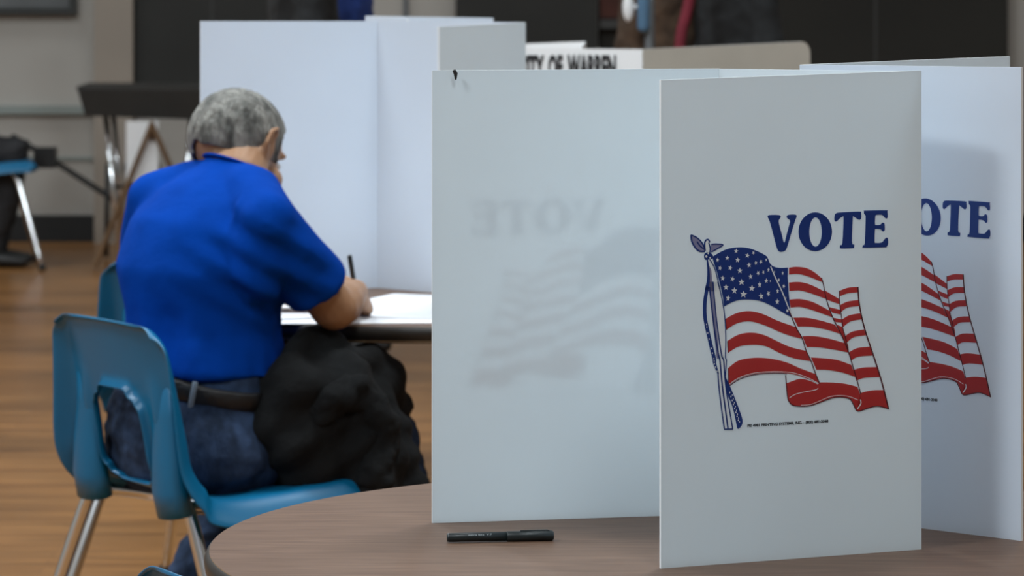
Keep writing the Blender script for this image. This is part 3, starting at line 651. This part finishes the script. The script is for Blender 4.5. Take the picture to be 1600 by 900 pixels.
def hand(bm, wrist, fwd, pn, s, grip):
    """palm with four unequal fingers and a thumb; pn = back of the hand, s = side of the thumb"""
    fwd = fwd.normalized(); sd = s.normalized()
    palm = wrist+fwd*.05
    loft(bm, [wrist-fwd*.01, wrist+fwd*.025, wrist+fwd*.07, wrist+fwd*.088], [(.026, .020), (.036, .018), (.042, .016), (.040, .014)], side=sd, n=14)
    for k, (o_, l) in enumerate(((.030, .074), (.010, .082), (-.011, .076), (-.030, .060))):
        b = wrist+fwd*.084+sd*o_; g = grip[k]
        d1 = (fwd*math.cos(g*.6)-pn*math.sin(g*.6)); d2 = (fwd*math.cos(g*1.5)-pn*math.sin(g*1.5)); d3 = (fwd*math.cos(g*2.2)-pn*math.sin(g*2.2))
        p1 = b+d1*l*.45; p2 = p1+d2*l*.32; p3 = p2+d3*l*.23
        loft(bm, [b-fwd*.015, b, p1, p2, p3], [.0095, .0098, .0090, .0082, .0072], n=10, side=sd)
    b = wrist+fwd*.025+sd*.028
    loft(bm, [b, b+sd*.022+fwd*.022-pn*.008, b+sd*.026+fwd*.052-pn*.022, b+sd*.016+fwd*.074-pn*.03], [.014, .0125, .0105, .0085], n=10)
bm = bmesh.new()
# trunk under the clothes
loft(bm, [T(pel, -.02, .02, -.03), T(pel, -.02, .02, .08), T(pel, -.022, .015, .2), T((-.590, 6.745, .82)), T((-.568, 6.745, .91)), T((-.545, 6.765, .97))], [(.11, .075), (.105, .075), (.11, .08), (.12, .085), (.125, .08), (.08, .06)], side=rt_, n=24)
loft(bm, [NB+V((-.02, -.02, -.06)), NB, NB+V((.004, .03, .03)), HC+V((.0, -.01, -.02))], [(.072, .065), (.060, .058), (.058, .057), (.06, .06)], side=rt_, n=18)
# head: skull, face, jaw
ell(bm, H(0, -.012, .018), (.076, .094, .086), HM, 28, 20)
ell(bm, H(0, .030, -.045), (.060, .062, .070), HM)
ell(bm, H(0, .050, -.090), (.034, .034, .028), HM)
loft(bm, [H(0, .085, .005), H(0, .097, -.022), H(0, .094, -.036)], [(.009, .009), (.014, .013), (.015, .009)], side=hr, n=10)
for sx in (-1, 1):
    ell(bm, H(sx*.032, .072, .016), (.020, .014, .008), HM, 10, 8); ell(bm, H(sx*.040, .050, -.038), (.032, .032, .028), HM, 14, 10); ell(bm, H(sx*.040, .018, -.070), (.030, .040, .030), HM, 14, 10)
    # ear: bowl with a rim
    loft(bm, [H(sx*.074, .004, -.026), H(sx*.084, -.012, -.016), H(sx*.093, -.026, .010), H(sx*.095, -.022, .036), H(sx*.089, -.004, .046), H(sx*.080, .006, .034)], [(.006, .008), (.006, .006), (.0055, .006), (.0055, .006), (.005, .006), (.005, .005)], n=10, side=hr)
    ell(bm, H(sx*.081, -.006, .006), (.007, .017, .030), HM, 10, 8)
ell(bm, H(0, .088, -.058), (.022, .010, .006), HM, 12, 8); ell(bm, H(0, .086, -.068), (.019, .010, .006), HM, 12, 8)
# arms
loft(bm, [SHR, SHR.lerp(ELR, .4), SHR.lerp(ELR, .75), ELR], [.038, .040, .042, .043], n=16)
loft(bm, [ELR+V((0, .0, 0)), ELR.lerp(WRR, .25), ELR.lerp(WRR, .6), WRR], [(.044, .042), (.047, .043), (.036, .034), (.027, .023)], n=16)
loft(bm, [SHL, SHL.lerp(ELL_, .5), ELL_], [.038, .042, .042], n=16)
loft(bm, [ELL_, ELL_.lerp(WRL, .3), WRL], [.042, .042, .026], n=16)
hand(bm, WRR-V((0, 0, .004)), V((.04, .6, -.12)), V((.75, -.1, .65)).normalized(), V((-.65, .1, .75)), (.95, .95, 1.0, 1.05))
hand(bm, WRL, V((.75, -.10, -.02)), V((0, 0, 1)), V((.1, .9, 0)), (.2, .22, .26, .3))
# legs under the trousers
for K, A, s in ((KR, ANR, 1), (KL, ANL, -1)):
    hp = T(pel, s*.085, .02, 0)
    loft(bm, [hp, hp.lerp(K, .5), K, K.lerp(A, .3), K.lerp(A, .75), A+V((0, 0, -.03))], [.062, .055, .045, .044, .034, .030], n=14)
body = remesh('body', bm, .0048, 'skin', man, 3)
for sx in (-1, 1):
    bm = bmesh.new(); ell(bm, H(sx*.031, .073, -.004), (.011, .010, .007), HM, 12, 8); obj('eye', bm, 'eye', man, True)
# hair: cap over the skull, clipped at the hairline
bm = bmesh.new(); bmesh.ops.create_uvsphere(bm, u_segments=72, v_segments=48, radius=1)
def hair_ok(c):      # unit sphere coordinates: x right, y forward, z up (head frame)
    x, y, z = c
    if x < -.6 and y > .1: return z > .0
    if x < -.35 and y < .30: return z > -.60
    if y < -.05: return z > -.40-.10*abs(x)-.03*math.sin(9*x)-.35*max(0, -x-.15)      # nape
    if abs(x) > .80 and y < .45: return (z > .10) or (y > .16 and z > -.30) or (y < -.22)   # above the ear, sideburn in front of it
    return z > .30+.45*y - .55*max(0, abs(x)-.45)
bmesh.ops.delete(bm, geom=[f for f in bm.faces if not hair_ok(f.calc_center_median())], context='FACES')
for v in [v for v in bm.verts if not v.link_faces]: bm.verts.remove(v)
for v in bm.verts:
    c = v.co.copy(); rr = 1.075+.035*noise.fractal(c*9, .9, 2.1, 3)+.02*math.sin(40*math.atan2(c.x, -c.y)+8*c.z)*.35
    v.co = H(c.x*.0765*rr, -.012+c.y*.0945*rr, .018+c.z*.0865*rr)
hair = obj('hair', bm, 'hair', man, True); md = hair.modifiers.new('s', 'SOLIDIFY'); md.thickness = .007; md.offset = -.3
md = hair.modifiers.new('b', 'SUBSURF'); md.levels = 1; md.render_levels = 1
# shirt
def shirt_fn(c, n):
    w_ = .0035*noise.fractal(V((c.x*7, c.y*7, c.z*5)), .9, 2.1, 3)
    low = max(0, min(1, (.86-c.z)/.14))
    w_ += low*.010*math.sin(62*(c.x*.7-c.y*.3)+c.z*14+2*noise.noise(c*8))*.6
    w_ += low*.006*noise.noise(V((c.x*26, c.y*26, c.z*6)))
    # diagonal pull folds from the right armpit
    d = (c-V((-.45, 6.62, .86))).length
    w_ += .007*math.exp(-(d/.10)**2)*math.sin(120*(c.x*.5+c.z*.85))
    return w_
bm = bmesh.new()
loft(bm, [T(pel, -.010, .006, .104), T(pel, -.018, .012, .165), T(pel, -.022, .012, .20), T(pel, -.02, .01, .26), T((-.585, 6.745, .87)), T((-.572, 6.750, .92)), T((-.558, 6.765, .965)), NB-TN*.035, NB+TN*.004],
     [(.168, .147), (.167, .144), (.162, .138), (.162, .138), (.172, .134), (.172, .118), (.140, .090), (.082, .076), (.069, .066)], side=rt_, n=36, cap=False)
loft(bm, [SHL+V((0, 0, .004)), SHL.lerp(NB, .5)+V((0, 0, .0)), NB-TN*.03, SHR.lerp(NB, .5)+V((0, 0, .004)), SHR+V((0, 0, .004))], [(.052, .050), (.056, .050), (.055, .05), (.056, .050), (.052, .050)], side=fw, n=20)
loft(bm, [SHR+V((-.04, .03, .01)), SHR, SHR.lerp(ELR, .30), SHR.lerp(ELR, .55), SHR.lerp(ELR, .76)], [(.050), (.055), (.058), (.061), (.064)], n=20, cap=False)
loft(bm, [SHL+V((.04, -.04, .01)), SHL, SHL.lerp(ELL_, .4), SHL.lerp(ELL_, .8)], [(.048), (.054), (.060), (.062)], n=20, cap=False)
ell(bm, V((-.565, 6.745, .90)), (.168, .118, .125), Matrix((rt_, fw, V((0, 0, 1)))).transposed(), 28, 18)
ell(bm, V((-.46, 6.63, .90)), (.060, .060, .09)); ell(bm, SHR, (.055, .055, .053)); ell(bm, SHL, (.054, .054, .053))
shirt = remesh('shirt', bm, .006, 'shirt', man, 22, shirt_fn); shirt['label'] = 'plain blue short-sleeved t-shirt'
bm = bmesh.new(); ring = []
cN = NB+TN*.004; tn = TN; s1 = (rt_-tn*rt_.dot(tn)).normalized(); s2 = tn.cross(s1)
pts = [cN+s1*.0665*math.cos(2*math.pi*k/32)+s2*.064*math.sin(2*math.pi*k/32) for k in range(33)]
loft(bm, pts, [(.0035, .007)]*33, n=8, cap=False, side=tn); obj('collar', bm, 'shirt', man, True)
# jeans, belt
bm = bmesh.new()
loft(bm, [T(pel, -.03, -.012, -.062), T(pel, -.03, -.012, 0), T(pel, -.02, -.004, .06), T(pel, -.006, .003, .165)], [(.172, .130), (.186, .145), (.178, .139), (.150, .124)], side=rt_, n=30, cap=False)
for K, A, s in ((KR, ANR, 1), (KL, ANL, -1)):
    hp = T(pel, s*.088, .02, -.005)
    loft(bm, [hp, hp.lerp(K, .45), hp.lerp(K, .85), K], [.088, .083, .070, .064], n=20)
    loft(bm, [K, K.lerp(A, .3), K.lerp(A, .7), A+V((0, 0, .01))], [.064, .064, .056, .056], n=18)
    ell(bm, T(pel, s*.085, -.045, -.01), (.095, .095, .085))
jn = remesh('jeans', bm, .007, 'jeans', man, 7, wrinkle(.007, 11, (1, 1, 2.2)))
tb = V((.20, -.15, 1)).normalized(); s1 = (rt_-tb*rt_.dot(tb)).normalized(); s2 = tb.cross(s1); cB = T(pel, -.006, .003, .124)
pts = [cB+s1*.164*math.cos(2*math.pi*k/48)+s2*.139*math.sin(2*math.pi*k/48) for k in range(49)]
bm = bmesh.new(); loft(bm, pts, [(.019, .006)]*49, n=8, cap=False, side=tb); obj('belt', bm, 'belt', man, True)
for k in (30, 36, 41):
    p = pts[k]; n_ = (p-cB).normalized(); bm = bmesh.new(); loft(bm, [p+n_*.005-tb*.026, p+n_*.008, p+n_*.005+tb*.024], [(.005, .002)]*3, n=8, side=tb.cross(n_)); obj('belt_loop', bm, 'beltloop', man, True)
# rear pocket, stitched seam
# shoes
for A, d in ((ANR, V((.5, .8, 0))), (ANL, V((.45, .8, 0)))):
    d = d.normalized(); sdv = V((d.y, -d.x, 0)); g = V((A.x, A.y, 0))
    bm = bmesh.new(); loft(bm, [g-d*.06+V((0, 0, .055)), g-d*.02+V((0, 0, .06)), g+d*.05+V((0, 0, .05)), g+d*.14+V((0, 0, .038)), g+d*.19+V((0, 0, .03))], [(.036, .045), (.040, .055), (.043, .042), (.046, .028), (.036, .018)], side=sdv, n=18)
    s_ = obj('shoe', bm, 'shoe', man, True)
    bm = bmesh.new(); loft(bm, [g-d*.08+V((0, 0, .012)), g+V((0, 0, .012)), g+d*.12+V((0, 0, .012)), g+d*.2+V((0, 0, .012))], [(.036, .011), (.038, .011), (.048, .011), (.034, .011)], side=sdv, n=18); obj('sole', bm, 'sole', s_, True)
# his pen
tip = HR+V((-.006, .030, -.050)); top = px(546, 399, 6.99)
felt_pen(tip, top, .0048, 'dark pen upright in the hand of the man in blue', name='pen', clip=False)

# ------------------------------------------------------------------ black coat over his lap and the chair side
coat = thing('coat', 'black coat bundled over the lap of the man in blue', 'coat', (-.35, 6.7, .45))
def cw(c, n):
    return .016*noise.fractal(V((c.x*8, c.y*8, c.z*4)), 1.0, 2.0, 2) + .009*math.sin(46*c.x+16*c.z+5*noise.noise(c*5)) + .005*math.sin(70*c.z-50*c.x+5*noise.noise(c*6+V((3, 1, 2))))
bm = bmesh.new()
hp = T(pel, .10, .05, .03)
loft(bm, [px(450, 575, 6.72), px(520, 575, 6.80), px(580, 600, 6.88), px(608, 625, 6.93)], [(.065, .055), (.075, .055), (.07, .055), (.05, .045)], n=20, side=(0, 0, 1))
loft(bm, [px(455, 610, 6.66), px(470, 680, 6.66), px(480, 735, 6.67)], [(.085, .07), (.095, .06), (.085, .05)], n=20, side=(1, 0, 0))
loft(bm, [px(530, 610, 6.72), px(545, 690, 6.70), px(555, 750, 6.70), px(560, 800, 6.70)], [(.085, .07), (.10, .065), (.10, .055), (.09, .05)], n=20, side=(1, 0, 0))
loft(bm, [px(575, 630, 6.80), px(588, 690, 6.77), px(605, 780, 6.76)], [(.06, .055), (.06, .055), (.075, .05)], n=20, side=(1, 0, 0))
remesh('coat_body', bm, .008, 'coat', coat, 5, cw)
bm = bmesh.new()
loft(bm, smooth_path([px(500, 640, 6.62), px(545, 610, 6.64), px(585, 640, 6.66), px(600, 700, 6.66), px(585, 745, 6.65)], 4), [(.034, .03)]*17, n=14)
remesh('sleeve', bm, .007, 'coat', coat, 4, wrinkle(.012, 26, seed=3))

# ------------------------------------------------------------------ background people
def person(label, x, y, face, top, legs, w=1.0, hairm='hairb', scarf=None, arms=0):
    t = thing('person', label, 'person', (x, y, 0)); c, s = math.cos(face), math.sin(face)
    f = V((s, c, 0)); r = V((c, -s, 0)); B = V((x, y, 0))
    def Q(a, b, z): return B+r*a*w+f*b*w+V((0, 0, z))
    bm = bmesh.new()
    ell(bm, Q(0, 0, 1.62), (.078, .09, .112)); loft(bm, [Q(0, 0, 1.42), Q(0, .01, 1.56)], [.058, .052], side=r)
    loft(bm, [Q(0, .09, 1.63), Q(0, .112, 1.60)], [.010, .013], n=8)
    loft(bm, [Q(0, 0, .95), Q(0, 0, 1.2), Q(0, 0, 1.4)], [(.14, .09), (.13, .09), (.15, .09)], side=r)
    for q in (-1, 1):
        e = Q(q*.25, .0, 1.10); wr = Q(q*.23, .12, .90) if not arms else Q(q*.14, .26, 1.12)
        loft(bm, [Q(q*.18, 0, 1.38), e, wr], [.045, .04, .027])
        d = (wr-e).normalized(); hand(bm, wr, d, r*q, f, (.3, .3, .35, .4))
        loft(bm, [Q(q*.09, 0, .95), Q(q*.10, .02, .5), Q(q*.10, 0, .08)], [.07, .05, .035])
    remesh('body', bm, .010, 'skin2', t, 3)
    bm = bmesh.new()
    loft(bm, [Q(0, 0, .93), Q(0, 0, 1.15), Q(0, 0, 1.34), Q(0, 0, 1.43)], [(.18, .125), (.17, .12), (.195, .12), (.10, .08)], side=r, n=24)
    for q in (-1, 1):
        e = Q(q*.25, 0, 1.10); wr = Q(q*.23, .12, .92) if not arms else Q(q*.14, .24, 1.12)
        loft(bm, [Q(q*.17, 0, 1.38), e, e.lerp(wr, .8)], [.062, .055, .04], n=14)
    remesh('top', bm, .012, top, t, 4, wrinkle(.01, 12))
    bm = bmesh.new(); loft(bm, [Q(0, 0, .86), Q(0, 0, 1.0)], [(.175, .125), (.165, .12)], side=r, n=20)
    for q in (-1, 1): loft(bm, [Q(q*.09, 0, .92), Q(q*.10, .02, .5), Q(q*.10, 0, .06)], [.092, .072, .058], n=14)
    remesh('trousers', bm, .012, legs, t, 4, wrinkle(.01, 10))
    bm = bmesh.new(); ell(bm, Q(0, -.018, 1.655), (.088, .094, .10)); obj('hair', bm, hairm, t, True)
    for q in (-1, 1):
        bm = bmesh.new(); loft(bm, [Q(q*.10, -.05, .045), Q(q*.10, .05, .045), Q(q*.11, .19, .03)], [(.04, .045), (.045, .04), (.035, .026)], side=r, n=14); obj('shoe', bm, 'shoe', t, True)
    if scarf:
        bm = bmesh.new(); loft(bm, smooth_path([Q(.05, .10, 1.46), Q(.085, .135, 1.32), Q(.075, .14, 1.15), Q(.07, .15, 1.0)], 4), [(.028, .010)]*13, n=10, side=r); obj('scarf', bm, scarf, t, True)
    return t
person('person in a dark blue top standing behind the screens, left of the pale wall', xz(529, 13), 13.0, R(100), 'bluecloth', 'trouser', w=.8)
person('person in black standing in front of the person in dark blue', xz(474, 12.4), 12.4, R(80), 'blackcloth', 'trouser', w=.8)
person('person in black standing before the dark partition, right of the red scarf', xz(1153, 13), 13.0, R(60), 'blackcloth', 'trouser', w=.78)
pb = person('person in brown with a red scarf in the dark doorway', xz(1046, 13.3), 13.3, R(140), 'browncloth', 'trouser', w=.8, scarf=None)
bm = bmesh.new()
Yp = 13.12
loft(bm, smooth_path([px(1066, -75, Yp), px(1080, -30, Yp), px(1073, 20, Yp), px(1064, 55, Yp), px(1060, 110, Yp)], 4), [(.020, .010)]*17, n=10); obj('scarf', bm, 'redcloth', pb, True)
Yq = 12.6
t = thing('stand', 'grey upright post with a pale blue upper sleeve in front of the doorway', 'post', V((xz(1015, Yq), Yq, 0)))
cx = xz(1015, Yq)
bm = bmesh.new(); loft(bm, [(cx, Yq, .02), (cx, Yq, 2.0)], [.018, .018], n=14, cap=False); obj('pole', bm, 'greym', t, True)
bm = bmesh.new(); loft(bm, [(cx-.022, Yq-.03, zz(42, Yq)), (cx-.020, Yq-.03, 1.6)], [.022, .022], n=14); obj('sleeve', bm, 'bluepaint', t, True)
bm = bmesh.new(); loft(bm, [(cx, Yq, 0), (cx, Yq, .02), (cx, Yq, .03)], [.16, .16, .04], n=28, cap=False); obj('base', bm, 'greym', t, True)
bm = bmesh.new(); ell(bm, (xz(982, Yq), Yq, zz(12, Yq)), (.020, .018, .05)); loft(bm, [(xz(982, Yq), Yq, zz(12, Yq)), (cx, Yq, zz(8, Yq))], [.008, .008], n=8); obj('grip', bm, 'cardw', t, True)

# person in black, seated at the far left edge
def seated_far():
    Ys = 16.62; xb = xz(-52, Ys)
    t = thing('person', 'person in black seated by the wall, cut by the left edge of the photo', 'person', (xb, Ys, 0))
    bm = bmesh.new()
    ell(bm, (xb+.02, Ys, 1.22), (.085, .08, .11)); loft(bm, [(xb, Ys, 1.0), (xb+.01, Ys, 1.14)], [.058, .05])
    loft(bm, [(xb-.05, Ys, .52), (xb-.03, Ys, .8), (xb, Ys, 1.0)], [(.09, .14), (.09, .13), (.08, .14)], side=(1, 0, 0))
    for q in (-1, 1):
        y = Ys+q*.17; loft(bm, [(xb, y, .98), (xb+.03, y, .72), (xb-.04, y*.5+Ys*.5, .62)], [.045, .04, .028]); hand(bm, V((xb-.04, y*.5+Ys*.5, .62)), V((1, 0, -.1)), V((0, 0, 1)), V((0, -q, 0)), (.3, .3, .3, .4))
        yl = Ys+q*.09; loft(bm, [(xb, yl, .53), (xb+.22, yl, .52), (xb+.17, yl, .3), (xb+.11, yl, .08)], [.06, .055, .045, .035])
    remesh('body', bm, .010, 'skin2', t, 3)
    bm = bmesh.new(); loft(bm, [(xb-.05, Ys, .50), (xb-.03, Ys, .8), (xb, Ys, 1.0), (xb, Ys, 1.06)], [(.13, .18), (.12, .17), (.11, .18), (.07, .08)], side=(1, 0, 0), n=22)
    for q in (-1, 1):
        y = Ys+q*.17; loft(bm, [(xb, y, .98), (xb+.03, y, .72), (xb-.03, y*.5+Ys*.5, .63)], [.06, .055, .04])
    remesh('jacket', bm, .012, 'blackcloth', t, 4, wrinkle(.012, 12))
    bm = bmesh.new()
    for q in (-1, 1):
        yl = Ys+q*.09; loft(bm, [(xb-.02, yl, .53), (xb+.22, yl, .52), (xb+.175, yl, .3), (xb+.12, yl, .07)], [.085, .078, .06, .05])
    remesh('trousers', bm, .012, 'trouser', t, 4, wrinkle(.01, 12))
    bm = bmesh.new(); ell(bm, (xb+.005, Ys, 1.25), (.092, .09, .10)); obj('hair', bm, 'hairb', t, True)
    for q in (-1, 1):
        bm = bmesh.new(); loft(bm, [(xb+.06, Ys+q*.09, .04), (xb+.15, Ys+q*.09, .04), (xb+.27, Ys+q*.09, .028)], [(.04, .04), (.042, .036), (.032, .024)], side=(0, 1, 0)); obj('shoe', bm, 'shoe', t, True)
seated_far()

# ------------------------------------------------------------------ far left: picture, desk, easel, stand
yf = Y1-.03
t = thing('picture_frame', 'black framed picture high on the wall at the top left', 'picture', (xz(20, Y1), yf, zz(-60, Y1)))
x0, x1, z0, z1 = xz(-180, Y1), xz(121, Y1), zz(23, Y1), zz(-220, Y1)
bm = bmesh.new(); e = .035
for b in ((x0, x1, z0, z0+e), (x0, x1, z1-e, z1), (x0, x0+e, z0+e, z1-e), (x1-e, x1, z0+e, z1-e)): box(bm, b[0], b[1], Y1-.05, Y1, b[2], b[3])
obj('frame', bm, 'frame', t); obj('picture', bbox(x0+e, x1-e, Y1-.02, Y1, z0+e, z1-e), 'picture', t)

Yd = 16.8
t = thing('desk', 'dark desk with a deep tapered body on slanted metal legs by the far wall', 'desk', (xz(225, Yd), Yd, 0))
bm = bmesh.new(); zt_, zl = zz(133, Yd), zz(178, Yd)
for k in range(1):
    a, b_, c, d_ = xz(128, Yd), xz(330, Yd), xz(140, Yd), xz(322, Yd)
    vs = [bm.verts.new(p) for p in ((a, Yd-.2, zt_), (b_, Yd-.2, zt_-.02), (b_, Yd+.25, zt_-.02), (a, Yd+.25, zt_), (c, Yd-.18, zl), (d_, Yd-.18, zl-.02), (d_, Yd+.23, zl-.02), (c, Yd+.23, zl))]
    for f in ((0, 1, 2, 3), (7, 6, 5, 4), (0, 4, 5, 1), (1, 5, 6, 2), (2, 6, 7, 3), (3, 7, 4, 0)): bm.faces.new([vs[i] for i in f])
obj('desk_body', bm, 'deskdark', t)
obj('desk_lid', bbox(xz(128, Yd), xz(331, Yd), Yd-.20, Yd+.25, zt_-.018, zt_+.002), 'deskdark', t)
for (xa, ya, xb, yb, dy) in ((170, 178, 196, 0, -.15), (170, 178, 186, 0, .2), (303, 178, 290, 0, -.15), (303, 178, 300, 0, .2)):
    bm = bmesh.new(); tube(bm, [(xz(xa, Yd), Yd+dy*.9, zl), (xz(xb, Yd), Yd+dy*1.3, .01)], .013, 12); obj('leg', bm, 'chrome', t, True)
bm = bmesh.new(); tube(bm, [(xz(182, Yd), Yd-.15, .36), (xz(300, Yd), Yd-.15, .36)], .009); obj('cross_bar', bm, 'dmetal', t, True)
Ye = 16.45
t = thing('easel', 'brown wooden easel with splayed legs under and beside the dark desk', 'easel', (xz(215, Ye), Ye, 0))
for (xa, za, xb, zb_, dy) in ((238, .66, 150, .012, -.05), (236, .66, 300, .25, -.02), (237, .66, 236, .012, .35)):
    bm = bmesh.new(); loft(bm, [(xz(xa, Ye), Ye, za), (xz(xb, Ye), Ye+dy, zb_)], [(.013, .018), (.013, .018)], n=8, cap=False, side=(1, 0, 0)); obj('leg', bm, 'wood', t)
obj('board', bbox(xz(196, Ye), xz(246, Ye), Ye+.03, Ye+.05, zz(285, Ye), zz(190, Ye)), 'cardw', t)['label'] = 'pale board held by the easel'
Yb = 16.3
bm = bmesh.new(); bx0, bx1 = xz(188, Yb), xz(214, Yb)
loft(bm, [(xz(186, Yb), Yb+.6, .43), (xz(216, Yb), Yb+.6, .43)], [(.05, .05)]*2, n=14, side=(0, 1, 0))
tag(obj('bag', bm, 'greym', None, True, origin=(xz(200, Yb), Yb+.6, .4)), 'small grey bag hanging under the dark desk', 'bag')
# dark angled stand
Yt_ = 17.0
t = thing('music_stand', 'dark metal frame with a small block and a slanting bar before the pale wall', 'stand', (xz(72, Yt_), Yt_, 0))
obj('block', bbox(xz(54, Yt_), xz(88, Yt_), Yt_-.05, Yt_+.05, zz(262, Yt_), zz(230, Yt_)), 'dmetal', t)
bm = bmesh.new(); tube(bm, [px(18, 212, Yt_), px(72, 244, Yt_), px(172, 308, Yt_), px(185, 318, Yt_)], .014, 10); obj('slanting_bar', bm, 'dmetal', t, True)
for xa in (168,):
    bm = bmesh.new(); tube(bm, [px(168, 255, Yt_), (xz(166, Yt_), Yt_, .01)], .012, 10); obj('leg', bm, 'dmetal', t, True)
bm = bmesh.new(); tube(bm, [px(30, 219, Yt_), (xz(-10, Yt_), Yt_+.05, .01)], .012, 10); obj('leg', bm, 'dmetal', t, True)
